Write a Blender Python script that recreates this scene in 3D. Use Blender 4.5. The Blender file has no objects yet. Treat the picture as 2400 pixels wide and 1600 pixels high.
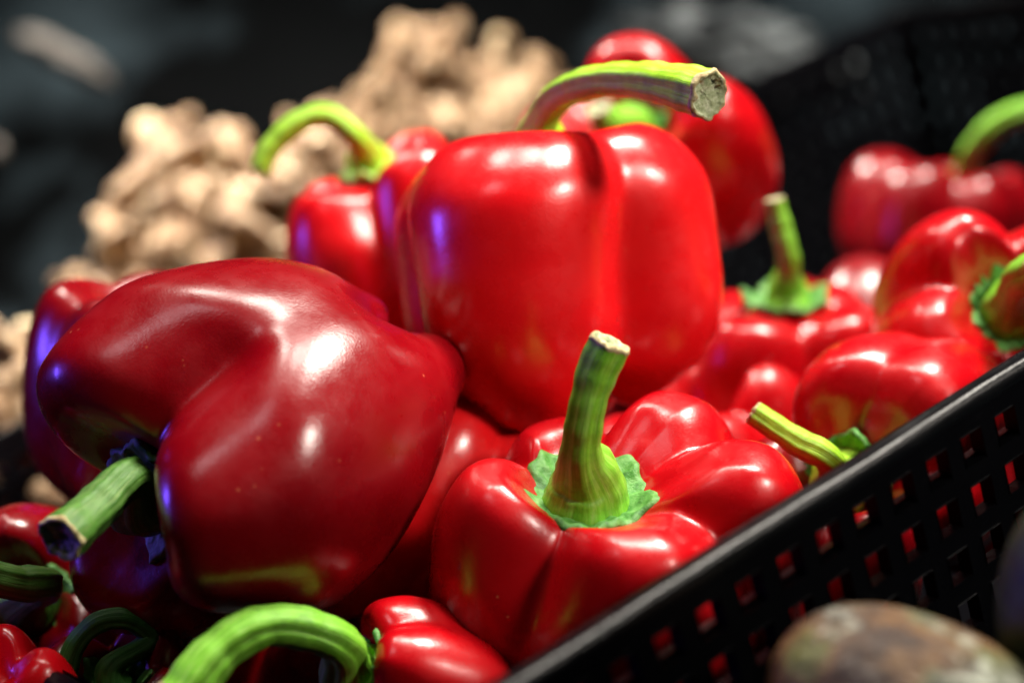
import bpy, math, random
import numpy as np
from mathutils import Vector, Matrix, noise

R = math.radians
scene = bpy.context.scene
col = scene.collection

# ------------------------------------------------------------------ camera
LENS, SENS = 70.0, 36.0
FPX = LENS / SENS * 2400.0
PITCH, ROLL, CAMZ = 15.5, -18.0, 0.36
cam_d = bpy.data.cameras.new("camera")
cam = bpy.data.objects.new("camera", cam_d)
col.objects.link(cam)
cam_rot = Matrix.Rotation(R(90 - PITCH), 3, 'X') @ Matrix.Rotation(R(ROLL), 3, 'Z')
cam.matrix_world = Matrix.Translation((0, 0, CAMZ)) @ cam_rot.to_4x4()
cam_d.lens = LENS
cam_d.sensor_width = SENS
cam_d.clip_start = 0.02
cam_d.clip_end = 50
cam_d.dof.use_dof = True
cam_d.dof.focus_distance = 0.568
cam_d.dof.aperture_fstop = 4.2
cam_d.dof.aperture_blades = 0
scene.camera = cam
CR = np.array(cam_rot)
CO = np.array((0.0, 0.0, CAMZ))


def W(u, v, d):
    """Point seen at picture point (u, v) of a 2400 x 1600 frame, d metres along the view axis."""
    return CO + CR @ np.array(((u - 1200) / FPX * d, (800 - v) / FPX * d, -d))


def D(x, y, z):
    """Direction given as right / up / towards the viewer."""
    v = CR @ np.array((x, y, z), float)
    return v / np.linalg.norm(v)


# ------------------------------------------------------------------ world and lamps
world = bpy.data.worlds.new("World")
scene.world = world
world.use_nodes = True
bg = world.node_tree.nodes["Background"]
bg.inputs[0].default_value = (0.55, 0.7, 1.0, 1)
bg.inputs[1].default_value = 0.003
scene.view_settings.view_transform = 'Standard'
scene.view_settings.look = 'None'
scene.view_settings.exposure = 0.0
scene.view_settings.gamma = 1.0
scene.cycles.max_bounces = 5
scene.cycles.diffuse_bounces = 1
scene.cycles.caustics_reflective = False
scene.cycles.caustics_refractive = False
scene.cycles.sample_clamp_indirect = 4
scene.cycles.use_denoising = True


def lamp(name, loc, target, power, size, color, shape='DISK', size_y=None, spread=180):
    l = bpy.data.lights.new(name, 'AREA')
    l.shape = shape
    l.size = size
    if size_y:
        l.size_y = size_y
    l.energy = power
    l.color = color
    l.spread = R(spread)
    o = bpy.data.objects.new(name, l)
    o.location = loc
    o.rotation_euler = (Vector(target) - Vector(loc)).to_track_quat('-Z', 'Y').to_euler()
    col.objects.link(o)
    return o


T = W(1200, 800, 0.62)


def cl(x, y, z):
    """Lamp position as an offset right / up / towards the viewer from the pile."""
    return T + CR @ np.array((x, y, z), float)


WARM = (1.0, 0.93, 0.82)
lamp("overhead_lamp", cl(0.42, 1.10, 0.05), T, 30.0, 0.28, WARM)
lamp("overhead_lamp", cl(0.05, 1.10, 0.12), T, 6.0, 0.24, WARM)
lamp("overhead_lamp", cl(-0.25, 1.05, 0.05), T, 4.0, 0.20, WARM)
lamp("overhead_lamp", cl(-0.40, 0.80, 0.60), T, 0.9, 0.24, (1.0, 0.86, 0.88))
lamp("overhead_lamp", cl(-0.55, 1.0, -0.50), W(560, 440, 1.15), 8.0, 0.24, WARM, spread=50)  # extra lamp, added to brighten the ginger heaps
lamp("blue_lamp", cl(-0.88, 0.08, 0.0), T, 0.20, 0.14, (0.15, 0.07, 1.0), 'RECTANGLE', 0.15, spread=40)


def spot(name, loc, target, power, deg, radius, color):
    l = bpy.data.lights.new(name, 'SPOT')
    l.energy, l.color = power, color
    l.spot_size, l.spot_blend, l.shadow_soft_size = R(deg), 1.0, radius
    o = bpy.data.objects.new(name, l)
    o.location = loc
    o.rotation_euler = (Vector(target) - Vector(loc)).to_track_quat('-Z', 'Y').to_euler()
    col.objects.link(o)


spot("added_spot", cl(0.82, 0.58, 0.62), W(1450, 420, 0.62), 150.0, 13, 0.16, WARM)  # narrow cone added to brighten the tall pepper more than its neighbours

# ------------------------------------------------------------------ materials
MATS = {}


def new_mat(name):
    m = bpy.data.materials.new(name)
    m.use_nodes = True
    nt = m.node_tree
    b = nt.nodes["Principled BSDF"]
    return m, nt, b


def N(nt, typ, **kw):
    n = nt.nodes.new(typ)
    for k, v in kw.items():
        if hasattr(n, k):
            setattr(n, k, v)
        else:
            n.inputs[k].default_value = v
    return n


def ramp(nt, src, stops):
    r = nt.nodes.new("ShaderNodeValToRGB")
    e = r.color_ramp.elements
    while len(e) < len(stops):
        e.new(0.5)
    for i, (p, c) in enumerate(stops):
        e[i].position = p
        e[i].color = (*c, 1) if len(c) == 3 else c
    nt.links.new(src, r.inputs[0])
    return r


def mix(nt, fac, a, b, mode='MIX'):
    m = nt.nodes.new("ShaderNodeMix")
    m.data_type = 'RGBA'
    m.blend_type = mode
    for sock, v in ((m.inputs[0], fac), (m.inputs[6], a), (m.inputs[7], b)):
        if hasattr(v, 'links'):
            nt.links.new(v, sock)
        elif isinstance(v, (int, float)):
            sock.default_value = v
        else:
            sock.default_value = (*v, 1)
    return m.outputs[2]


def bump(nt, b, h, dist, strength=1.0, prev=None):
    n = nt.nodes.new("ShaderNodeBump")
    n.inputs["Distance"].default_value = dist
    n.inputs["Strength"].default_value = strength
    nt.links.new(h, n.inputs["Height"])
    if prev:
        nt.links.new(prev, n.inputs["Normal"])
    nt.links.new(n.outputs[0], b.inputs["Normal"])
    return n.outputs[0]


def pepper_mat(name, c0, c1, rough=0.265):
    m, nt, b = new_mat(name)
    tc = N(nt, "ShaderNodeTexCoord")
    o = tc.outputs["Object"]
    n1 = N(nt, "ShaderNodeTexNoise", Scale=28.0, Detail=3.0)
    nt.links.new(o, n1.inputs["Vector"])
    base = ramp(nt, n1.outputs[0], [(0.3, c0), (0.75, c1)]).outputs[0]
    # pale lenticel specks
    v = N(nt, "ShaderNodeTexVoronoi", Scale=210.0)
    nt.links.new(o, v.inputs["Vector"])
    n2 = N(nt, "ShaderNodeTexNoise", Scale=45.0, Detail=1.0)
    nt.links.new(o, n2.inputs["Vector"])
    sp = ramp(nt, v.outputs["Distance"], [(0.04, (1, 1, 1)), (0.12, (0, 0, 0))])
    ms = ramp(nt, n2.outputs[0], [(0.62, (0, 0, 0)), (0.72, (0.55, 0.55, 0.55))])
    mul = N(nt, "ShaderNodeMath", operation='MULTIPLY')
    nt.links.new(sp.outputs[0], mul.inputs[0])
    nt.links.new(ms.outputs[0], mul.inputs[1])
    c = mix(nt, mul.outputs[0], base, (0.75, 0.22, 0.10))
    nt.links.new(c, b.inputs["Base Color"])
    # cloudy bloom on the skin: roughness varies
    n3 = N(nt, "ShaderNodeTexNoise", Scale=55.0, Detail=6.0, Roughness=0.65)
    nt.links.new(o, n3.inputs["Vector"])
    rr = ramp(nt, n3.outputs[0], [(0.35, (rough * 0.75,) * 3), (0.7, (rough * 1.45,) * 3)])
    nt.links.new(rr.outputs[0], b.inputs["Roughness"])
    b.inputs["Specular IOR Level"].default_value = 0.55
    b.inputs["Coat Weight"].default_value = 0.12
    b.inputs["Coat Roughness"].default_value = 0.16
    b.inputs["Subsurface Weight"].default_value = 0.12
    b.inputs["Subsurface Radius"].default_value = (1.0, 0.1, 0.05)
    b.inputs["Subsurface Scale"].default_value = 0.004
    n4 = N(nt, "ShaderNodeTexNoise", Scale=1500.0, Detail=2.0)
    nt.links.new(o, n4.inputs["Vector"])
    p = bump(nt, b, n4.outputs[0], 0.00006, 0.8)
    n5 = N(nt, "ShaderNodeTexNoise", Scale=120.0, Detail=3.0)
    nt.links.new(o, n5.inputs["Vector"])
    bump(nt, b, n5.outputs[0], 0.0004, 0.35, p)
    return m


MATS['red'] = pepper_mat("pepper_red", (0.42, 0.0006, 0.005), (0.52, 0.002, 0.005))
MATS['bright'] = pepper_mat("pepper_red_lit", (0.62, 0.004, 0.008), (0.72, 0.008, 0.010))  # same skin, red raised for peppers that should look strongly lit
MATS['deep'] = pepper_mat("pepper_red_shaded", (0.17, 0.0002, 0.003), (0.25, 0.0006, 0.004), 0.26)  # same skin with shade put into the red, for dim peppers


def stem_mat(name, dark, lit, pale):
    m, nt, b = new_mat(name)
    uv = N(nt, "ShaderNodeUVMap")
    mp = N(nt, "ShaderNodeMapping")
    mp.inputs["Scale"].default_value = (18.0, 1.3, 1.0)
    nt.links.new(uv.outputs[0], mp.inputs[0])
    n1 = N(nt, "ShaderNodeTexNoise", Scale=1.0, Detail=5.0, Roughness=0.65)
    nt.links.new(mp.outputs[0], n1.inputs["Vector"])
    tc = N(nt, "ShaderNodeTexCoord")
    n2 = N(nt, "ShaderNodeTexNoise", Scale=330.0, Detail=5.0, Roughness=0.7)
    nt.links.new(tc.outputs["Object"], n2.inputs["Vector"])
    n3 = N(nt, "ShaderNodeTexNoise", Scale=85.0, Detail=2.0)
    nt.links.new(tc.outputs["Object"], n3.inputs["Vector"])
    c1 = ramp(nt, n1.outputs[0], [(0.22, dark), (0.48, lit), (0.74, pale)]).outputs[0]
    c2 = ramp(nt, n2.outputs[0], [(0.3, tuple(x * 0.55 for x in dark)), (0.62, lit)]).outputs[0]
    f = ramp(nt, n3.outputs[0], [(0.35, (0.15,) * 3), (0.65, (0.65,) * 3)]).outputs[0]
    c = mix(nt, f, c1, c2)
    mp2 = N(nt, "ShaderNodeMapping")
    mp2.inputs["Scale"].default_value = (7.0, 0.9, 1.0)
    mp2.inputs["Location"].default_value = (3.3, 1.7, 0.0)
    nt.links.new(uv.outputs[0], mp2.inputs[0])
    n5 = N(nt, "ShaderNodeTexNoise", Scale=1.0, Detail=6.0, Roughness=0.7)
    nt.links.new(mp2.outputs[0], n5.inputs["Vector"])
    sc_ = ramp(nt, n5.outputs[0], [(0.66, (0, 0, 0)), (0.76, (0.75, 0.75, 0.75))]).outputs[0]
    c = mix(nt, sc_, c, (0.26, 0.20, 0.06))
    nt.links.new(c, b.inputs["Base Color"])
    b.inputs["Roughness"].default_value = 0.45
    b.inputs["Specular IOR Level"].default_value = 0.35
    b.inputs["Subsurface Weight"].default_value = 0.15
    b.inputs["Subsurface Radius"].default_value = (0.4, 1.0, 0.2)
    b.inputs["Subsurface Scale"].default_value = 0.003
    p = bump(nt, b, n1.outputs[0], 0.0006, 0.8)
    bump(nt, b, n2.outputs[0], 0.0003, 0.5, p)
    return m


MATS['stem'] = stem_mat("stem_green", (0.08, 0.29, 0.012), (0.21, 0.55, 0.03), (0.46, 0.74, 0.18))
MATS['stem_lime'] = stem_mat("stem_lime", (0.20, 0.48, 0.008), (0.38, 0.70, 0.025), (0.60, 0.86, 0.26))
MATS['stem_mid'] = stem_mat("stem_muted_green", (0.03, 0.11, 0.01), (0.08, 0.22, 0.025), (0.30, 0.42, 0.14))
MATS['stem_dark'] = stem_mat("stem_dark_green", (0.018, 0.085, 0.012), (0.05, 0.19, 0.03), (0.13, 0.30, 0.09))


def simple_noise_mat(name, stops, scale, rough, bd=0.0, bs=None, detail=6.0, spec=0.5):
    m, nt, b = new_mat(name)
    tc = N(nt, "ShaderNodeTexCoord")
    n1 = N(nt, "ShaderNodeTexNoise", Scale=scale, Detail=detail, Roughness=0.65)
    nt.links.new(tc.outputs["Object"], n1.inputs["Vector"])
    c = ramp(nt, n1.outputs[0], stops).outputs[0]
    nt.links.new(c, b.inputs["Base Color"])
    b.inputs["Roughness"].default_value = rough
    b.inputs["Specular IOR Level"].default_value = spec
    if bd:
        n2 = N(nt, "ShaderNodeTexNoise", Scale=bs or scale * 3, Detail=6.0, Roughness=0.7)
        nt.links.new(tc.outputs["Object"], n2.inputs["Vector"])
        bump(nt, b, n2.outputs[0], bd, 1.0)
    return m


MATS['calyx'] = simple_noise_mat("calyx_green", [(0.3, (0.03, 0.13, 0.02)), (0.5, (0.09, 0.30, 0.05)), (0.7, (0.22, 0.46, 0.14))], 260, 0.45, 0.0008, 300)
MATS['calyx_lime'] = simple_noise_mat('calyx_lime', [(0.3, (0.15, 0.38, 0.03)), (0.6, (0.38, 0.62, 0.12)), (0.75, (0.6, 0.78, 0.35))], 160, 0.4, 0.0005, 300)
MATS['pith'] = simple_noise_mat("stem_cut_pith", [(0.3, (0.16, 0.20, 0.08)), (0.5, (0.42, 0.46, 0.26)), (0.72, (0.75, 0.74, 0.55))], 420, 0.8, 0.0008, 500)
MATS['bark'] = simple_noise_mat("stem_cut_rim", [(0.3, (0.25, 0.15, 0.06)), (0.6, (0.55, 0.47, 0.24)), (0.75, (0.75, 0.70, 0.45))], 380, 0.8, 0.0006, 420)
MATS['ginger'] = simple_noise_mat("ginger_skin", [(0.36, (0.045, 0.018, 0.007)), (0.46, (0.20, 0.105, 0.045)), (0.56, (0.42, 0.275, 0.15)), (0.70, (0.76, 0.64, 0.46))], 62, 0.5, 0.002, 150)
MATS['ginger_cut'] = simple_noise_mat("ginger_cut", [(0.3, (0.62, 0.45, 0.22)), (0.7, (0.85, 0.74, 0.5))], 120, 0.6)


def plastic_mat(name, spec, dust=0.06):
    m, nt, b = new_mat(name)
    tc = N(nt, "ShaderNodeTexCoord")
    n1 = N(nt, "ShaderNodeTexNoise", Scale=420.0, Detail=8.0, Roughness=0.75)
    nt.links.new(tc.outputs["Object"], n1.inputs["Vector"])
    n2 = N(nt, "ShaderNodeTexNoise", Scale=26.0, Detail=4.0, Roughness=0.6)
    nt.links.new(tc.outputs["Object"], n2.inputs["Vector"])
    d1 = ramp(nt, n1.outputs[0], [(0.60, (0, 0, 0)), (0.74, (1, 1, 1))])
    d2 = ramp(nt, n2.outputs[0], [(0.45, (0, 0, 0)), (0.7, (0.5, 0.5, 0.5))])
    mul = N(nt, "ShaderNodeMath", operation='MULTIPLY')
    nt.links.new(d1.outputs[0], mul.inputs[0])
    nt.links.new(d2.outputs[0], mul.inputs[1])
    c = mix(nt, mul.outputs[0], (0.0025, 0.0025, 0.0035), (dust, dust * 0.97, dust * 0.97))
    nt.links.new(c, b.inputs["Base Color"])
    rr = ramp(nt, n2.outputs[0], [(0.35, (0.26,) * 3), (0.7, (0.5,) * 3)])
    nt.links.new(rr.outputs[0], b.inputs["Roughness"])
    b.inputs["Specular IOR Level"].default_value = spec
    # long fine scratches running along the wall
    mp = N(nt, "ShaderNodeMapping")
    mp.inputs["Scale"].default_value = (30.0, 900.0, 900.0)
    nt.links.new(tc.outputs["Object"], mp.inputs[0])
    n3 = N(nt, "ShaderNodeTexNoise", Scale=1.0, Detail=3.0)
    nt.links.new(mp.outputs[0], n3.inputs["Vector"])
    p = bump(nt, b, n3.outputs[0], 0.0003, 0.4)
    bump(nt, b, n1.outputs[0], 0.0002, 0.5, p)
    return m


MATS['plastic'] = plastic_mat('black_plastic', 0.05)
MATS['plastic_rim'] = plastic_mat('worn_black_plastic_rim', 0.30, 0.20)


def cloth_mat():
    m, nt, b = new_mat("dusty_black_sheet")
    tc = N(nt, "ShaderNodeTexCoord")
    n1 = N(nt, "ShaderNodeTexNoise", Scale=5.2, Detail=4.0, Roughness=0.55)
    nt.links.new(tc.outputs["Object"], n1.inputs["Vector"])
    n2 = N(nt, "ShaderNodeTexNoise", Scale=16.0, Detail=5.0, Roughness=0.6)
    nt.links.new(tc.outputs["Object"], n2.inputs["Vector"])
    a = ramp(nt, n1.outputs[0], [(0.50, (0.0004, 0.0006, 0.0008)), (0.68, (0.026, 0.038, 0.046))]).outputs[0]
    f = ramp(nt, n2.outputs[0], [(0.64, (0, 0, 0)), (0.80, (0.3, 0.3, 0.3))]).outputs[0]
    c = mix(nt, f, a, (0.075, 0.088, 0.095))
    nt.links.new(c, b.inputs["Base Color"])
    b.inputs["Roughness"].default_value = 0.8
    b.inputs["Specular IOR Level"].default_value = 0.02
    return m


MATS['sheet'] = cloth_mat()


# ------------------------------------------------------------------ object helpers
def mesh_obj(name, verts, faces, mat, parent=None, uvs=None, smooth=True, origin=None):
    verts = np.asarray(verts, float)
    if parent is not None:
        verts = verts - np.array(parent['_o'])
    elif origin is not None:
        verts = verts - np.array(origin)
    me = bpy.data.meshes.new(name)
    me.from_pydata(verts.tolist(), [], faces)
    me.update()
    if smooth:
        me.polygons.foreach_set("use_smooth", [True] * len(me.polygons))
    if uvs is not None:
        ul = me.uv_layers.new(name="UVMap")
        li = np.zeros(len(me.loops), int)
        me.loops.foreach_get("vertex_index", li)
        ul.data.foreach_set("uv", np.asarray(uvs)[li].astype('f').ravel())
    for mm in (mat if isinstance(mat, (list, tuple)) else [mat]):
        me.materials.append(MATS[mm])
    o = bpy.data.objects.new(name, me)
    col.objects.link(o)
    if parent is not None:
        p = parent
        o.parent = p
        # parents are unrotated, so a plain local offset is enough
        o.location = (0, 0, 0)
    elif origin is not None:
        o.location = origin
    return o


def thing(name, label, cat, loc, group=None):
    o = bpy.data.objects.new(name, None)
    o.empty_display_size = 0.01
    o.location = loc
    o['label'] = label
    o['category'] = cat
    if group:
        o['group'] = group
    o['_o'] = [float(x) for x in loc]
    col.objects.link(o)
    return o


def tag(o, label=None, cat=None, group=None, kind=None):
    if label:
        o['label'] = label
    if cat:
        o['category'] = cat
    if group:
        o['group'] = group
    if kind:
        o['kind'] = kind
    return o


def catmull(P, n):
    P = np.asarray(P, float)
    P = np.vstack([2 * P[0] - P[1], P, 2 * P[-1] - P[-2]])
    seg = len(P) - 3
    ts = np.linspace(0, seg - 1e-9, n)
    i = ts.astype(int)
    f = (ts - i)[:, None]
    p0, p1, p2, p3 = P[i], P[i + 1], P[i + 2], P[i + 3]
    return 0.5 * ((2 * p1) + (-p0 + p2) * f + (2 * p0 - 5 * p1 + 4 * p2 - p3) * f ** 2 + (-p0 + 3 * p1 - 3 * p2 + p3) * f ** 3)


def grid_faces(nu, nv, wrap=True):
    """nu rings of nv points."""
    f = []
    for i in range(nu - 1):
        for j in range(nv if wrap else nv - 1):
            k = (j + 1) % nv
            f.append((i * nv + j, i * nv + k, (i + 1) * nv + k, (i + 1) * nv + j))
    return f


def sines(P, rng, freq, k=7):
    out = np.zeros(len(P))
    for _ in range(k):
        w = rng.normal(size=3)
        w = w / np.linalg.norm(w) * freq * rng.uniform(0.6, 1.4)
        out += np.sin(P @ w + rng.uniform(0, 6.28))
    return out / math.sqrt(k)


PROFILE = [(0.05, 'c'), (0.14, 'c1'), (0.33, 'c2')]


def pepper_frame(axis, spin=0.0):
    az = D(*axis)
    r = CR @ np.array((1.0, 0, 0))
    ex = r - az * (r @ az)
    ex /= np.linalg.norm(ex)
    ey = np.cross(az, ex)
    c, s = math.cos(R(spin)), math.sin(R(spin))
    return ex * c + ey * s, -ex * s + ey * c, az


def make_pepper(label, at, axis, rad, height, lobes, spin=0, mat='red', seed=1, cav=0.20, taper=0.80,
                bend=(0, 0), crease=11, amt=(0.95, 0.62, 0.9), stem=None, stem_mat='stem', stem_r=(0.0115, 0.0055, 0.006),
                calyx=True, calyx_r=0.0185, res=(150, 190), wob=0.014, group='red bell peppers heaped in the crate',
                tip=0.07, flare=0.95, stem_ang=None, bites=(), calyx_mat='calyx', cut='pith', dip=1.0, squash=(1, 1), off=(0, 0), mid=0.985, brow=0.465):
    """lobes: (angle, size, shoulder lift, bottom drop). A bell pepper as one closed skin, its cavity included."""
    rng = np.random.RandomState(seed)
    c = W(*at)
    t = thing('bell_pepper', label, 'pepper', c, group)
    ex, ey, ez = pepper_frame(axis, spin)
    M, K = res
    th = np.linspace(0, 2 * np.pi, K, endpoint=False)
    # ---- lobed cross-section
    ang = np.array([R(l[0]) for l in lobes])
    siz = np.array([l[1] for l in lobes])
    lift = np.array([l[2] for l in lobes])
    drop = np.array([l[3] for l in lobes])
    dl = (th[:, None] - ang[None, :] + np.pi) % (2 * np.pi) - np.pi
    nl = len(lobes)
    wid = np.array([l[4] if len(l) > 4 else 1.0 for l in lobes])
    dd = (0.50 if nl <= 3 else 0.56 if nl == 4 else 0.62) * siz / wid
    cc = siz - dd
    disc = cc ** 2 - (dd * np.sin(dl)) ** 2
    sq = np.sqrt(0.5 * (disc + np.sqrt(disc ** 2 + 0.012)))
    rho_i = np.maximum(dd * np.cos(dl) + sq, 0.02)
    rho = (rho_i ** crease).sum(1) ** (1 / crease)
    ww = np.exp(-(dl / (1.25 * np.pi / nl)) ** 2 * 2.2)
    ww = ww / ww.sum(1)[:, None]
    env = (ww * siz).sum(1)
    lf = (ww * lift).sum(1)
    dr = (ww * drop).sum(1)
    groove = np.clip(1 - rho / env, 0, 1)
    # ---- profile
    zc = 0.5 - cav
    prof = catmull([(0.0, zc - 0.015), (0.12, zc - 0.012), (0.27, zc + 0.02), (0.42, 0.5 - cav * 0.42), (0.60, 0.5), (0.80, brow), (flare, 0.30),
                    (1.0, 0.08 if mid > 0.97 else 0.14), (mid, -0.12), (0.5 * (mid + taper) - 0.02, -0.30), (taper * 0.80, -0.43),
                    (taper * 0.52, -0.495), (taper * 0.27, -0.47 + tip * 0.4), (0.03, -0.5 + tip)], M)
    pr, pz = prof[:, 0], prof[:, 1]
    tt = np.linspace(0, 1, M)
    def sm(a, b, x):
        x = np.clip((x - a) / (b - a), 0, 1)
        return x * x * (3 - 2 * x)
    sh = sm(0.08, 0.36, tt) * (1 - sm(0.40, 0.72, tt))      # shoulder zone
    bo = sm(0.62, 0.86, tt)                                 # blossom-end zone
    A = sm(0.0, 0.25, tt) * (amt[0] * (1 - sm(0.35, 0.6, tt)) + amt[1] * sm(0.35, 0.6, tt) * (1 - bo) + amt[2] * bo)
    rr = pr[:, None] * (env[None, :] * (1 - A[:, None]) + rho[None, :] * A[:, None])
    inner = 1 - sm(0.0, 0.5, pr)
    rr = rr * (1 - inner[:, None]) + pr[:, None] * inner[:, None]
    zz = pz[:, None] + sh[:, None] * (lf[None, :] - dip * 0.45 * groove[None, :]) - (bo * (1 - 0.6 * sm(0.9, 1, tt)))[:, None] * dr[None, :] \
        + (bo * 0.30)[:, None] * groove[None, :]
    X = rr * np.cos(th)[None, :] * rad * squash[0]
    Y = rr * np.sin(th)[None, :] * rad * squash[1]
    Z = zz * height
    X = X + bend[0] * (pz[:, None] - 0.5) ** 2 * rad
    Y = Y + bend[1] * (pz[:, None] - 0.5) ** 2 * rad
    L = np.stack([X.ravel(), Y.ravel(), Z.ravel()], 1)
    up_ = (1 - sm(0.05, 0.95, pr)) * (1 - sm(0.40, 0.6, tt))
    L[:, 0] += (np.repeat(up_, K)) * off[0] * rad
    L[:, 1] += (np.repeat(up_, K)) * off[1] * rad
    P0 = L / rad
    nrm = L / (np.linalg.norm(L, axis=1)[:, None] + 1e-6)
    wv = sines(P0, rng, 2.6) * wob + sines(P0, rng, 6.5) * wob * 0.40 + sines(P0, rng, 15.0) * wob * 0.06
    fade = np.clip(rr.ravel() / 0.5, 0, 1)
    L = L + nrm * (wv * rad * fade)[:, None]
    for (bx, by, bz, br, bd) in bites:      # local swellings / dents, in units of the radius
        q = np.exp(-(((P0 - np.array((bx, by, bz))) / br) ** 2).sum(1))
        L = L + nrm * (q * bd * rad)[:, None]
    V = c + L[:, :1] * ex + L[:, 1:2] * ey + L[:, 2:3] * ez
    F = grid_faces(M, K)
    V = np.vstack([V, V[:K].mean(0), V[-K:].mean(0)])
    n0 = M * K
    for j in range(K):
        k = (j + 1) % K
        F.append((n0, k, j))
        F.append((n0 + 1, (M - 1) * K + j, (M - 1) * K + k))
    F = [tuple(reversed(f)) for f in F]
    mesh_obj('skin', V, F, mat, t)
    zbase = (zc - 0.012) * height
    base = c + ez * zbase + ex * (off[0] * rad) + ey * (off[1] * rad)
    if stem is not None:
        make_stem(t, base, ez, stem, stem_r, stem_mat, rng, cut)
    if calyx:
        make_calyx(t, base, ex, ey, ez, calyx_r, rng, calyx_mat, (stem_r[0]))
    return t


def make_stem(t, base, ez, pts, rads, mat, rng, cut='pith'):
    """pts: picture points (u, v, depth) the stem passes through after leaving the cavity."""
    P = [base - ez * 0.001, base + ez * 0.009] + [W(*p[:3]) for p in pts]
    path = catmull(P, 64)
    n = len(path)
    tan = np.gradient(path, axis=0)
    tan /= np.linalg.norm(tan, axis=1)[:, None]
    s = np.r_[0, np.cumsum(np.linalg.norm(np.diff(path, axis=0), axis=1))]
    r0, r1, r2 = rads
    rb = r1 + (r0 - r1) * np.exp(-(s / (1.35 * r0)) ** 2.4) + (r2 - r1) * np.clip((s / s[-1] - 0.55) / 0.45, 0, 1) ** 1.6
    rb *= 1 + 0.03 * np.sin(s * 420 + rng.uniform(0, 6)) + 0.02 * np.sin(s * 900)
    a = np.cross(tan[0], np.array((0.3, 0.5, 0.8)))
    a /= np.linalg.norm(a)
    K = 40
    th = np.linspace(0, 2 * np.pi, K, endpoint=False)
    ph = rng.uniform(0, 6.28)
    V, UV = [], []
    for i in range(n):
        a = a - tan[i] * (a @ tan[i])
        a /= np.linalg.norm(a)
        b = np.cross(tan[i], a)
        rid = 1 + (0.055 * np.cos(5 * th + ph + s[i] * 12) + 0.03 * np.cos(9 * th + ph * 2) + 0.02 * np.cos(14 * th + ph)) * (0.35 + 0.65 * min(1, s[i] / 0.014))
        for j in range(K):
            V.append(path[i] + rb[i] * rid[j] * (a * math.cos(th[j]) + b * math.sin(th[j])))
            UV.append((abs(j / K * 2 - 1), s[i] / 0.03))
    F = [tuple(reversed(f)) for f in grid_faces(n, K)]
    st = mesh_obj('stem', V, F, mat, t, UV)
    # cut end: a browned rim around a sunken pale pith
    ring = np.array(V[-K:])
    cen = ring.mean(0)
    tt = tan[-1]
    rings = []
    for f, h in ((1.0, -0.0002), (1.035, 0.0002), (0.99, 0.0011), (0.90, 0.0012), (0.80, 0.0004), (0.66, -0.0004), (0.45, 0.0000), (0.22, -0.0006), (0.02, -0.0004)):
        jag = rng.normal(size=K) * 0.00032
        jag = (jag + np.roll(jag, 1)) * (0.8 if 0.6 < f < 1.02 else 0.3)
        rings.append(cen + (ring - cen) * f + tt[None, :] * (h + jag)[:, None] * (rads[2] / 0.006))
    VV = np.vstack(rings)
    FF = [tuple(reversed(f)) for f in grid_faces(len(rings), K)]
    ce = mesh_obj('cut_end', VV, FF, [cut, 'bark'], t)
    for k, p in enumerate(ce.data.polygons):
        p.material_index = 1 if k // K < 3 else 0
    ce.parent = st
    return st


def make_calyx(t, base, ex, ey, ez, R0, rng, mat, r_in):
    K, M = 120, 16
    th = np.linspace(0, 2 * np.pi, K, endpoint=False)
    n = rng.randint(5, 7)
    ph = rng.uniform(0, 6.28)
    edge = 1 + 0.06 * np.cos(n * th + ph) + 0.025 * np.cos((n * 2 + 1) * th + ph * 2) + 0.02 * np.cos(17 * th + 1)
    edge += 0.12 * np.clip(np.cos(n * th + ph), 0.65, 1) - 0.13
    V = []
    for k in range(M):
        f = k / (M - 1)
        r = r_in * 0.55 + (R0 * edge - r_in * 0.55) * f
        z = 0.0005 + 0.0062 * f ** 1.3 + 0.0011 * f * np.sin(7 * th + ph + 2.2 * f) + 0.0005 * f * np.sin(19 * th + 3 * f) + 0.0016 * f ** 3 * np.cos(n * th + ph)
        z = z - 0.0018 * np.clip((f - 0.88) / 0.12, 0, 1)
        V.append(base + (r * np.cos(th))[:, None] * ex + (r * np.sin(th))[:, None] * ey + z[:, None] * ez)
    top = np.vstack(V)
    bot = top - ez * 0.0022
    V = np.vstack([top, bot])
    F = [tuple(reversed(f)) for f in grid_faces(M, K)]
    F += [tuple(x + M * K for x in f) for f in grid_faces(M, K)]
    for j in range(K):
        k = (j + 1) % K
        a = (M - 1) * K
        F.append((a + j, a + k, a + k + M * K, a + j + M * K)[::-1])
    mesh_obj('calyx', V, F, mat, t)


# ------------------------------------------------------------------ the crate
p_near, p_far = W(1500, 1392, 0.478), None
zr = p_near[2]


def on_plane(u, v, z):
    d0 = W(u, v, 1.0) - CO
    return CO + d0 * ((z - CO[2]) / d0[2])


A0 = on_plane(1240, 1566, zr)
A1 = on_plane(2380, 848, zr)
h = A1 - A0
h[2] = 0
h /= np.linalg.norm(h)
out = np.array((h[1], -h[0], 0.0))          # towards the viewer's right, outside the crate
UPV = np.array((0, 0, 1.0))
CORNER = A0 - h * 0.062
LONG, SHORT, DEEP = 0.66, 0.43, zr - 0.004


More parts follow.
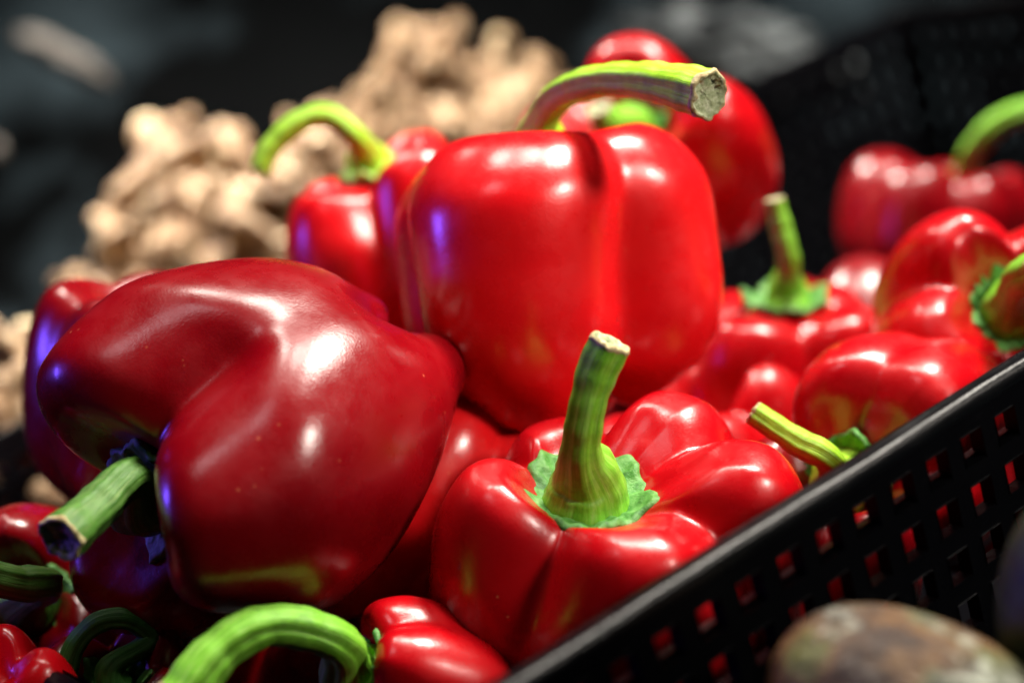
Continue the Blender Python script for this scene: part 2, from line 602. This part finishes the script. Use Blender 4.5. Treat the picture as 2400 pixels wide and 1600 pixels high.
def crate():
    t = thing('plastic_crate', 'black perforated plastic crate holding the heap of red bell peppers', 'crate',
              [float(CORNER[0]), float(CORNER[1]), 0.0])

    def wall(o, a, n, length):
        """grid wall with real square openings; o top corner, a along, n outward."""
        pitch, bar, row0, rows = 0.0142, 0.0060, 0.0112, 9
        ncol = int((length - 0.01) / pitch)
        xs, zs = [0.0], [0.0]
        x = 0.012
        for i in range(ncol):
            if x + pitch - bar > length - 0.004:
                break
            xs += [x, x + pitch - bar]
            x += pitch
        xs.append(length)
        z = row0
        for i in range(rows):
            zs += [z, z + 0.0086]
            z += 0.0147
        zs.append(DEEP)
        th_ = 0.0040
        V, F = [], []
        nx, nz = len(xs), len(zs)
        for s_ in (0, 1):
            for zi in zs:
                for xi in xs:
                    V.append(o + a * xi - UPV * zi - n * (s_ * th_) - n * 0.06 * zi)
        idx = lambda s_, i, j: s_ * nx * nz + j * nx + i
        hole = lambda i, j: 0 <= i < nx - 1 and 0 <= j < nz - 1 and i % 2 == 1 and j % 2 == 1
        for j in range(nz - 1):
            for i in range(nx - 1):
                if not hole(i, j):
                    F.append((idx(0, i, j), idx(0, i, j + 1), idx(0, i + 1, j + 1), idx(0, i + 1, j)))
                    F.append((idx(1, i, j), idx(1, i + 1, j), idx(1, i + 1, j + 1), idx(1, i, j + 1)))
                else:
                    q = [(i, j), (i + 1, j), (i + 1, j + 1), (i, j + 1)]
                    for k in range(4):
                        (a1, b1), (a2, b2) = q[k], q[(k + 1) % 4]
                        F.append((idx(0, a1, b1), idx(0, a2, b2), idx(1, a2, b2), idx(1, a1, b1)))
        w = mesh_obj('wall', V, F, 'plastic', t, smooth=False)
        m = w.modifiers.new('bevel', 'BEVEL')
        m.width = 0.0004
        m.segments = 2
        m.limit_method = 'ANGLE'
        # rim: rounded lip swept along the wall
        cs = [(-0.0036, -0.0030), (-0.0038, -0.0010), (-0.0032, 0.0004), (-0.0022, 0.0011), (-0.0006, 0.0013), (0.0008, 0.0006), (0.0012, 0.0009),
              (0.0026, 0.0005), (0.0036, -0.0003), (0.0041, -0.0016), (0.0041, -0.0048), (0.0035, -0.0054), (0.0028, -0.0050), (0.0026, -0.0026), (-0.0026, -0.0030)]
        V2 = []
        ks = 60
        rg = np.random.RandomState(5)
        for i in range(ks + 1):
            p = o + a * (length * i / ks)
            for (cn, cz) in [(q0 * 0.82, q1 * 0.82) for (q0, q1) in cs]:
                V2.append(p + n * (cn + rg.normal() * 0.00007) + UPV * (cz + rg.normal() * 0.00007 + 0.0002 * math.sin(i * 0.7)))
        F2 = grid_faces(ks + 1, len(cs))
        F2 = F2 + [tuple(range(len(cs))), tuple(ks * len(cs) + k for k in reversed(range(len(cs))))]
        mesh_obj('rim', V2, F2, 'plastic_rim' if n is out else 'plastic', t)
        # stiffening ribs run along the inner face
        V3, F3 = [], []
        for z0 in (0.0185,):
            b0 = len(V3)
            for s1 in (0.002, length - 0.002):
                for (cn, cz) in ((-0.0023, 0), (-0.0062, -0.0006), (-0.0062, -0.0021), (-0.0023, -0.0024)):
                    V3.append(o + a * s1 + n * (cn - 0.06 * z0) + UPV * (cz - z0))
            F3 += [(b0, b0 + 4, b0 + 5, b0 + 1), (b0 + 1, b0 + 5, b0 + 6, b0 + 2), (b0 + 2, b0 + 6, b0 + 7, b0 + 3), (b0, b0 + 1, b0 + 2, b0 + 3), (b0 + 4, b0 + 7, b0 + 6, b0 + 5)]
        mesh_obj('rib', V3, F3, 'plastic', t, smooth=False)

    c0 = CORNER
    wall(c0, h, out, LONG)
    wall(c0 - out * SHORT + 0 * h, out, -h, SHORT)
    wall(c0 + h * LONG - out * SHORT, -h, -out, LONG)
    wall(c0 + h * LONG, -out, h, SHORT)
    # stacking lug standing on the near rim
    lw = c0 - out * 0.040
    V, K = [], 20
    for (r, z) in ((0.0060, -0.010), (0.0060, 0.007), (0.0052, 0.0105), (0.0034, 0.0124), (0.0008, 0.0130)):
        for j in range(K):
            t_ = 2 * math.pi * j / K
            V.append(lw + out * (r * 1.25 * math.cos(t_)) + h * (r * 0.7 * math.sin(t_)) + UPV * z)
    mesh_obj('stacking_lug', V, [tuple(reversed(f)) for f in grid_faces(5, K)] + [tuple(4 * K + j for j in range(K))], 'plastic_rim', t)
    # floor of the crate
    q = [c0 - out * 0.012 + h * 0.012, c0 - out * (SHORT - 0.012) + h * 0.012, c0 - out * (SHORT - 0.012) + h * (LONG - 0.012), c0 - out * 0.012 + h * (LONG - 0.012)]
    V = [np.array((p[0], p[1], 0.006)) for p in q] + [np.array((p[0], p[1], 0.009)) for p in q]
    F = [(3, 2, 1, 0), (4, 5, 6, 7)] + [(k, (k + 1) % 4, (k + 1) % 4 + 4, k + 4) for k in range(4)]
    mesh_obj('crate_floor', V, F, 'plastic', t, smooth=False)
    return t


crate()

# ------------------------------------------------------------------ the peppers
make_pepper('tall bright red pepper upright atop the heap, long lime stem bent right',
            (1302, 662, 0.650), (-0.10, 0.985, 0.07), 0.0562, 0.0975,
            [(-117, 1.03, 0.0, 0.02, 1.15), (-3, 0.95, 0.0, -0.06), (72, 0.93, 0.0, 0), (146, 0.99, -0.03, 0.0)],
            mat='bright', seed=4, flare=0.972, brow=0.44, cav=0.09, taper=0.76, crease=9, amt=(0.46, 1.0, 0.9), dip=0.14,
            stem=[(1262, 300, 0.640), (1310, 225, 0.630), (1400, 192, 0.615), (1500, 190, 0.600), (1590, 205, 0.588), (1655, 222, 0.580)],
            stem_mat='stem_lime', stem_r=(0.0095, 0.0050, 0.0074), wob=0.012)

make_pepper('largest shaded red pepper, on its side at left, cut stem pointing at the viewer',
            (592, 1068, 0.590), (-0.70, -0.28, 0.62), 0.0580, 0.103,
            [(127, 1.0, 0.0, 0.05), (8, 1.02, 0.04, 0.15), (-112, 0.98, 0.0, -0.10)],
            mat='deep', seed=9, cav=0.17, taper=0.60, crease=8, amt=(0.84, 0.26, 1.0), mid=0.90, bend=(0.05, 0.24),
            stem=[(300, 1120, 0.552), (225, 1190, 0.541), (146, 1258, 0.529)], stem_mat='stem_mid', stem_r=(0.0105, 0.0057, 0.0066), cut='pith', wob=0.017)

make_pepper('glossy lobed pepper in front, upright ribbed green stem, against the crate rim',
            (1450, 1362, 0.585), (0.02, 0.86, 0.50), 0.0545, 0.090,
            [(-84, 1.0, -0.04, 0.0, 1.2), (-8, 1.0, 0.05, 0.0), (60, 0.98, 0.0, 0), (125, 0.92, -0.10, 0.0), (-166, 1.04, -0.02, 0.0, 1.1)],
            mat='red', seed=7, cav=0.165, taper=0.8, crease=18, amt=(1.08, 0.34, 0.9), off=(-0.20, -0.05), dip=1.1,
            stem=[(1362, 1060, 0.555), (1375, 960, 0.550), (1400, 870, 0.548), (1428, 808, 0.546)], stem_mat='stem',
            stem_r=(0.0124, 0.0050, 0.0061), calyx_r=0.0205)

make_pepper('dark red pepper hidden behind the big one at the left, violet sheen on its edge',
            (335, 945, 0.675), (0.05, 0.95, 0.20), 0.0400, 0.080,
            [(172, 1, 0, 0), (-95, 1, 0, 0), (85, 1, 0, 0), (0, 1, 0, 0)], mat='deep', seed=11, dip=0.4, amt=(0.5, 0.5, 0.8), calyx=False)

make_pepper('red pepper behind the tall one, thin lime stem arching over to the left',
            (925, 650, 0.745), (-0.20, 0.93, 0.20), 0.0410, 0.080,
            [(-140, 1, 0, 0), (-40, 1, 0.1, 0), (50, 1.0, 0.13, 0), (140, 0.95, 0.0, 0)], mat='bright', seed=12, cav=0.04, dip=0.6,
            stem=[(838, 325, 0.722), (770, 272, 0.72), (695, 290, 0.72), (632, 350, 0.72), (608, 402, 0.72)], stem_mat='stem_lime',
            stem_r=(0.0105, 0.0042, 0.0036), calyx_r=0.0125, calyx_mat='calyx_lime')

make_pepper('round red pepper leaning behind the tall one, calyx showing under its bent stem',
            (1522, 415, 0.800), (-0.28, 0.50, 0.75), 0.0505, 0.085,
            [(0, 1, 0, 0), (88, 1, 0, 0), (175, 1, 0, 0), (-95, 1, 0, 0)], mat='red', seed=13, cav=0.2,
            stem=[(1425, 290, 0.745), (1405, 255, 0.74)], stem_r=(0.0095, 0.006, 0.005), calyx_r=0.015, amt=(1.0, 0.8, 0.9), dip=0.8)

make_pepper('shaded dark red pepper at the far right, green stem rising out of frame',
            (2190, 540, 0.920), (0.08, 0.97, 0.18), 0.0450, 0.058,
            [(-125, 1, 0.05, 0), (-60, 0.95, 0, 0), (0, 1, 0.03, 0), (70, 1, 0, 0), (150, 1, 0.06, 0)], mat='deep', seed=14, cav=0.22,
            stem=[(2280, 355, 0.895), (2345, 285, 0.885), (2440, 250, 0.88)], stem_r=(0.0085, 0.0054, 0.0048), calyx=False, off=(0.25, 0))

make_pepper('shiny red pepper cut by the right edge, pale thick stem and calyx facing out',
            (2330, 800, 0.680), (0.02, 0.38, 0.90), 0.0455, 0.080,
            [(130, 1.0, 0, 0), (205, 1.0, 0, 0), (-60, 1, 0, 0), (40, 1, 0, 0)], mat='red', seed=15, cav=0.2,
            stem=[(2400, 655, 0.625), (2450, 630, 0.61)], stem_mat='stem', stem_r=(0.011, 0.0065, 0.0065), calyx_r=0.0175)

make_pepper('red pepper right of the tall one, slim blurred stem standing straight up',
            (1845, 905, 0.745), (-0.05, 0.93, 0.34), 0.0430, 0.070,
            [(-130, 1, 0, 0), (-40, 1, 0, 0), (50, 1, -0.03, 0), (140, 1, -0.05, 0)], mat='red', seed=16, cav=0.05, dip=0.7,
            stem=[(1848, 610, 0.715), (1830, 530, 0.712), (1816, 470, 0.71)], stem_r=(0.009, 0.0042, 0.0034), calyx_r=0.0165)

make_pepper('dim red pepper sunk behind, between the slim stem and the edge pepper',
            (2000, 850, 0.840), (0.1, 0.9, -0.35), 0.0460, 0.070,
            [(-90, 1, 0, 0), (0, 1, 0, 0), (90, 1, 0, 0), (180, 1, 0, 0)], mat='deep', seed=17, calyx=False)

make_pepper('round red pepper behind the crate rim, lime stem pointing left along it',
            (2130, 1055, 0.640), (-0.52, 0.02, 0.87), 0.0400, 0.074,
            [(125, 1.0, 0.03, 0, 1.1), (40, 1.0, 0, 0), (-50, 1, 0, 0), (-140, 0.95, 0, 0)], mat='red', seed=18, cav=0.06, amt=(0.55, 0.4, 0.6), dip=0.5, squash=(0.92, 1.0), off=(-0.20, -0.22),
            stem=[(1940, 1072, 0.590), (1870, 1035, 0.592), (1768, 968, 0.595)], stem_mat='stem_lime', stem_r=(0.0110, 0.0042, 0.0034), calyx_r=0.0160)

make_pepper('red pepper wedged between the left giant and the front one, blossom end up',
            (1025, 1205, 0.640), (-0.50, -0.82, 0.10), 0.0390, 0.085,
            [(-150, 1, 0, 0.05), (-60, 1, 0, 0), (30, 1, 0, 0.03), (120, 1, 0, 0)], mat='bright', seed=19, calyx=False)

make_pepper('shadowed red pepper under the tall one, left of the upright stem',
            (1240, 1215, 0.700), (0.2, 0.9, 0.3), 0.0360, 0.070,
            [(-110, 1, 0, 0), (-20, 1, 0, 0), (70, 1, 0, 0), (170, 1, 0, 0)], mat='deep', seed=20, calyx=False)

make_pepper('small lobed pepper at the bottom edge, thick green stem hooping to the left',
            (1005, 1640, 0.560), (-0.86, 0.36, 0.36), 0.0270, 0.050,
            [(60, 1.0, 0.0, 0), (-10, 1.0, 0, 0.0), (-80, 1, 0, 0), (150, 1, 0.0, 0)], mat='red', seed=21, cav=0.16,
            stem=[(800, 1510, 0.540), (710, 1472, 0.535), (610, 1470, 0.53), (510, 1530, 0.525), (425, 1640, 0.52)],
            stem_mat='stem', stem_r=(0.0105, 0.0056, 0.0070), calyx_r=0.0135)

make_pepper('half hidden pepper at the bottom left, thin dark green stem curled over it',
            (300, 1700, 0.580), (-0.1, 0.8, 0.55), 0.0270, 0.050,
            [(-120, 1, 0, 0), (-30, 1, 0, 0), (60, 1, 0, 0), (150, 1, 0, 0)], mat='deep', seed=22,
            stem=[(350, 1500, 0.575), (300, 1452, 0.572), (225, 1462, 0.570), (168, 1530, 0.568), (155, 1640, 0.566)],
            stem_mat='stem_dark', stem_r=(0.006, 0.0030, 0.0030), calyx_r=0.011)

make_pepper('red pepper at the left edge, open calyx and fat stem pointing left',
            (130, 1430, 0.640), (-0.12, 0.20, 0.93), 0.0340, 0.070,
            [(110, 1.0, 0, 0), (-30, 1.0, 0, 0), (-120, 1, 0, 0), (180, 1, 0, 0)], mat='deep', seed=23, cav=0.2,
            stem=[(110, 1370, 0.585), (40, 1365, 0.575), (-60, 1340, 0.57)], stem_mat='stem_mid', stem_r=(0.010, 0.0050, 0.0050), calyx_r=0.0160)

make_pepper('red pepper in the bottom left corner, only a pink gleaming shoulder visible',
            (0, 1720, 0.560), (-0.1, 0.85, 0.4), 0.0260, 0.050,
            [(-90, 1, 0, 0), (0, 1, 0, 0), (90, 1, 0, 0), (180, 1, 0, 0)], mat='red', seed=24, calyx=False)

# peppers lower in the heap that show through the gaps
for k, (at, ax, lab) in enumerate([
        ((760, 1560, 0.665), (0.2, 0.8, 0.4), 'pepper in the dark gap under the big left one'),
        ((1120, 1520, 0.660), (0.1, 0.9, -0.2), 'pepper in deep shade left of the front one, low in the heap'),
        ((1680, 1130, 0.720), (-0.3, 0.7, 0.3), 'shaded red pepper below the tall one, behind the front one'),
        ((1270, 960, 0.800), (0.1, 0.9, 0.1), 'pepper carrying the tall one from behind'),
        ((2240, 1060, 0.700), (0.3, 0.6, 0.4), 'pepper low against the crate wall, seen through its square openings'),
        ((1900, 1350, 0.620), (0.1, 0.8, 0.4), 'pepper behind the crate wall under the lime stem'),
        ((560, 1230, 0.720), (0.1, 0.8, 0.3), 'pepper beneath the big left one, hidden in the heap')]):
    make_pepper(lab, at, ax, 0.043 if k in (2, 3, 4) else 0.036, 0.074, [(-100 + 9 * k, 1, 0, 0), (-10 + 9 * k, 1, 0, 0), (80 + 9 * k, 1, 0, 0), (170 + 9 * k, 1, 0, 0)],
                mat='deep' if k % 2 else 'red', seed=40 + k, calyx=False, res=(90, 120))

# ------------------------------------------------------------------ ginger
def ginger_mesh(seed):
    """One knobbly rhizome: fingers of overlapping ringed nodules and one cut face."""
    rng = np.random.RandomState(seed)
    V, F, MI = [], [], []
    def blob(c, d, r, ln, cutend=False):
        nonlocal V, F
        d = d / np.linalg.norm(d)
        a = np.cross(d, (0.3, 0.4, 0.86)); a /= np.linalg.norm(a)
        b = np.cross(d, a)
        K, M = 16, 13
        ph = rng.uniform(0, 6.28)
        n0 = len(V)
        for i in range(M):
            u = -1 + 2 * i / (M - 1)
            rad = r * math.sqrt(max(0.0, 1 - abs(u) ** 2.6)) * (1 + 0.07 * math.sin(u * 15 + ph) + rng.uniform(-0.03, 0.03))
            if cutend and i == M - 1:
                rad = r * 0.5
            for j in range(K):
                t = 2 * math.pi * j / K
                q = 1 + 0.12 * math.sin(2 * t + ph) + 0.08 * math.sin(3 * t + 2 * u + ph) + rng.uniform(-0.04, 0.04)
                V.append(c + d * (u * ln) + (a * math.cos(t) + b * math.sin(t) * 0.82) * rad * q)
        for i in range(M - 1):
            for j in range(K):
                k = (j + 1) % K
                F.append((n0 + i * K + j, n0 + i * K + k, n0 + (i + 1) * K + k, n0 + (i + 1) * K + j)); MI.append(0)
        F.append(tuple(n0 + j for j in range(K))[::-1]); MI.append(0)
        F.append(tuple(n0 + (M - 1) * K + j for j in range(K))); MI.append(1 if cutend else 0)
    c = np.zeros(3)
    d = np.array((1.0, 0, 0))
    nseg = rng.randint(3, 5)
    c = c - d * 0.014 * nseg * 0.8
    for i in range(nseg):
        r = rng.uniform(0.0085, 0.0120)
        ln = rng.uniform(0.011, 0.015)
        dd = d + rng.normal(size=3) * 0.28
        blob(c, dd, r, ln, cutend=(i == nseg - 1))
        if rng.rand() < 0.85:
            s = rng.normal(size=3) * (0.4, 1, 0.5)
            s /= np.linalg.norm(s)
            bl = rng.uniform(0.008, 0.014)
            br = rng.uniform(0.0062, 0.0090)
            blob(c + s * (r * 0.6 + bl * 0.6), s + d * 0.3, br, bl, rng.rand() < 0.4)
            if rng.rand() < 0.5:
                blob(c + s * (r * 0.6 + bl * 1.9), s + rng.normal(size=3) * 0.5, br * 0.8, bl * 0.8)
        c = c + dd / np.linalg.norm(dd) * (ln + 0.006)
    me = bpy.data.meshes.new('ginger_root')
    me.from_pydata([tuple(v) for v in V], [], F)
    me.update()
    me.polygons.foreach_set("use_smooth", [True] * len(me.polygons))
    me.materials.append(MATS['ginger'])
    me.materials.append(MATS['ginger_cut'])
    me.polygons.foreach_set("material_index", MI)
    return me


GM = [ginger_mesh(100 + k) for k in range(9)]
grng = np.random.RandomState(3)


def ginger(u, v, d, label, group, sc=1.0, rot=None):
    o = bpy.data.objects.new('ginger_root', GM[grng.randint(len(GM))])
    o.location = W(u, v, d)
    o.rotation_euler = rot if rot else tuple(grng.uniform(0, 6.28, 3))
    o.scale = (sc,) * 3
    tag(o, label, 'ginger', group)
    col.objects.link(o)
    return o


def inside(p, poly):
    x, y = p
    c = False
    for (x0, y0), (x1, y1) in zip(poly, poly[1:] + poly[:1]):
        if (y0 > y) != (y1 > y) and x < (x1 - x0) * (y - y0) / (y1 - y0) + x0:
            c = not c
    return c


def heap(poly, step, d_of, label, group, sc, back=0.03):
    us = [p[0] for p in poly]; vs = [p[1] for p in poly]
    v = min(vs)
    while v < max(vs):
        u = min(us)
        while u < max(us):
            p = (u + grng.uniform(-0.35, 0.35) * step, v + grng.uniform(-0.35, 0.35) * step)
            if inside(p, poly):
                ginger(p[0], p[1], d_of(*p) + grng.uniform(-0.012, 0.012), label, group, sc)
            u += step
        v += step * 0.8


heap([(225, 700), (290, 560), (335, 450), (372, 350), (405, 345), (440, 380), (500, 370), (580, 410), (700, 450), (760, 560), (760, 720), (215, 760)], 56,
     lambda u, v: 1.06 + (620 - v) * 0.00022, 'knobbly tan ginger root in the blurred heap left of the arching stem', 'ginger roots in the left heap', 0.74)
ginger(375, 345, 1.12, 'upright ginger finger forming the tip of the left ginger heap', None, 1.0, (0.2, math.radians(-80), 0.3))
ginger(500, 350, 1.12, 'ginger root just right of the tip of the left ginger heap', None, 0.8, (0.9, 0.2, 0.3))
heap([(770, 330), (860, 285), (930, 250), (975, 180), (1080, 150), (1200, 165), (1290, 215), (1400, 240), (1400, 420), (740, 470), (730, 400)], 56,
     lambda u, v: 1.25 + (300 - v) * 0.0002, 'knobbly tan ginger root in the blurred heap behind the tall pepper', 'ginger roots in the back heap', 0.74)
heap([(-60, 850), (45, 820), (60, 1200), (-60, 1250)], 75,
     lambda u, v: 0.87 + (1000 - v) * 0.0002, 'pale brown ginger root at the left edge of the photo', 'ginger roots at the left edge', 0.85)
heap([(640, 380), (700, 330), (790, 320), (790, 480), (620, 480)], 52, lambda u, v: 1.16, 'ginger root in the shaded dip under the arching stem, between both heaps', 'ginger roots between the heaps', 0.68)
# ginger lower in both heaps
heap([(130, 830), (500, 790), (700, 790), (700, 1000), (0, 1050)], 110, lambda u, v: 1.05 + (900 - v) * 0.0002,
     'ginger root low in the left heap, mostly covered by the peppers', 'ginger roots under the left heap', 0.8)

# ------------------------------------------------------------------ tubers in front of the crate
def tuber(name, label, at, axis, rx, ry, rz, mat, seed, cat):
    rng = np.random.RandomState(seed)
    ex, ey, ez = pepper_frame(axis, 0)
    c = W(*at)
    M, K = 70, 90
    th = np.linspace(0, 2 * np.pi, K, endpoint=False)
    V = []
    for i in range(M):
        a = math.pi * (i + 0.02) / (M - 0.96)
        z = math.cos(a)
        r = math.sin(a) ** 0.9
        P = np.stack([r * np.cos(th), r * np.sin(th), np.full(K, z)], 1)
        w = 1 + 0.035 * sines(P, np.random.RandomState(seed), 2.2) + 0.012 * sines(P, np.random.RandomState(seed + 1), 7)
        P = P * w[:, None]
        V.append(c + P[:, :1] * ex * rx + P[:, 1:2] * ey * ry + P[:, 2:3] * ez * rz)
    F = grid_faces(M, K)
    F = F + [tuple(reversed(range(K))), tuple((M - 1) * K + j for j in range(K))]
    F = [tuple(reversed(f)) for f in F]
    o = mesh_obj(name, np.vstack(V), F, mat, None, origin=[float(x) for x in c])
    return tag(o, label, cat)


def tuber_mat():
    m, nt, b = new_mat("mottled_skin")
    tc = N(nt, "ShaderNodeTexCoord")
    def nz(s, d=5.0):
        n = N(nt, "ShaderNodeTexNoise", Scale=s, Detail=d, Roughness=0.6)
        nt.links.new(tc.outputs["Object"], n.inputs["Vector"])
        return n.outputs[0]
    c = ramp(nt, nz(45), [(0.40, (0.035, 0.012, 0.003)), (0.5, (0.15, 0.07, 0.02)), (0.58, (0.10, 0.10, 0.02))]).outputs[0]
    f = ramp(nt, nz(30, 4), [(0.50, (0, 0, 0)), (0.60, (0.85,) * 3)]).outputs[0]
    c2 = ramp(nt, nz(210, 6), [(0.42, (0.03, 0.03, 0.02)), (0.52, (0.15, 0.16, 0.12)), (0.62, (0.62, 0.66, 0.56))]).outputs[0]
    nt.links.new(mix(nt, f, c, c2), b.inputs["Base Color"])
    b.inputs["Roughness"].default_value = 0.45
    bump(nt, b, nz(200, 6), 0.003, 1.0)
    return m


MATS['mottled'] = tuber_mat()
MATS['dark_green'] = simple_noise_mat("dark_green_skin", [(0.35, (0.006, 0.015, 0.006)), (0.6, (0.02, 0.04, 0.015)), (0.78, (0.12, 0.14, 0.08))], 260, 0.45, 0.0006, 300)
tuber('root_vegetable', 'mottled brown and greyish green root vegetable below the crate wall', (2140, 1680, 0.462), (0.9, -0.35, 0.1), 0.0247, 0.026, 0.0358, 'mottled', 61, 'vegetable')
tuber('dark_vegetable', 'dark green speckled vegetable cut off by the right edge', (2490, 1380, 0.470), (0.1, 0.9, 0.2), 0.0145, 0.018, 0.026, 'dark_green', 62, 'vegetable')

# ------------------------------------------------------------------ setting: table and dusty black sheet
def terrain(name, x0, x1, y0, y1, zf, n=160, m=120, mat='sheet'):
    V, F = [], []
    for i in range(n + 1):
        for j in range(m + 1):
            x = x0 + (x1 - x0) * i / n
            y = y0 + (y1 - y0) * j / m
            V.append((x, y, zf(x, y)))
    for i in range(n):
        for j in range(m):
            F.append((i * (m + 1) + j, (i + 1) * (m + 1) + j, (i + 1) * (m + 1) + j + 1, i * (m + 1) + j + 1))
    return tag(mesh_obj(name, V, F, mat), kind='structure')


def zf(x, y):
    rise = max(0.0, y - 1.15)
    wr = noise.noise(Vector((x * 3.0, y * 3.0, 1.3))) * 0.05 + abs(noise.noise(Vector((x * 7.0 + y * 3, y * 6.0, 4.7)))) * 0.035
    f = min(1.0, max(0.0, (y - 1.0) / 0.3))
    return 0.0 + 1.1 * rise * rise / (rise + 0.25) + wr * f


terrain('black_sheet', -1.6, 1.8, 0.05, 2.6, zf)

# ------------------------------------------------------------------ things lying on the sheet behind
MATS['pale'] = simple_noise_mat("pale_dusty_skin", [(0.35, (0.06, 0.054, 0.05)), (0.65, (0.13, 0.12, 0.11))], 60, 0.8, spec=0.1)
MATS['bag'] = simple_noise_mat("grey_plastic_bag", [(0.42, (0.006, 0.008, 0.010)), (0.66, (0.20, 0.22, 0.23))], 16, 0.6, spec=0.1)


def lump(name, label, cat, at, axis, rx, ry, rz, mat, seed, amp, fr):
    ex, ey, ez = pepper_frame(axis, 0)
    c = W(*at)
    M, K = 50, 60
    V = []
    for i in range(M):
        a = math.pi * (i + 0.02) / (M - 0.96)
        for j in range(K):
            t = 2 * math.pi * j / K
            p = Vector((math.sin(a) * math.cos(t), math.sin(a) * math.sin(t), math.cos(a)))
            w = 1 - amp * abs(noise.noise(p * fr + Vector((seed, 0, 0)))) * 2 + amp * 0.5 * noise.noise(p * fr * 2.3)
            V.append(c + (ex * (p.x * rx) + ey * (p.y * ry) + ez * (p.z * rz)) * w)
    F = [tuple(reversed(f)) for f in grid_faces(M, K) + [tuple(reversed(range(K))), tuple((M - 1) * K + j for j in range(K))]]
    return tag(mesh_obj(name, V, F, mat, None, origin=[float(x) for x in c]), label, cat)


lump('root_piece', 'pale greyish oblong piece lying alone on the dark sheet, upper left', 'root', (150, 135, 1.35), (0.86, -0.46, 0.1), 0.0105, 0.010, 0.040, 'pale', 3, 0.25, 1.6)
lump('plastic_bag', 'crumpled dark grey plastic bag in the blur behind the leaning pepper', 'bag', (1720, 150, 1.36), (0.9, -0.2, 0.1), 0.035, 0.040, 0.095, 'bag', 8, 0.5, 2.6)
lump('pale_dot', 'small pale round speck on the dark sheet, upper right', 'pale_dot', (2335, 138, 1.35), (0, 1, 0), 0.0045, 0.0045, 0.006, 'pale', 5, 0.1, 2)
lump('pale_dot', 'small pale lump standing in for a blurred bluish light spot at the left edge of the dark background', 'pale_dot', (-6, 352, 1.25), (0, 1, 0), 0.005, 0.005, 0.007, 'pale', 6, 0.1, 2)  # added lump in place of an out-of-focus spot of light
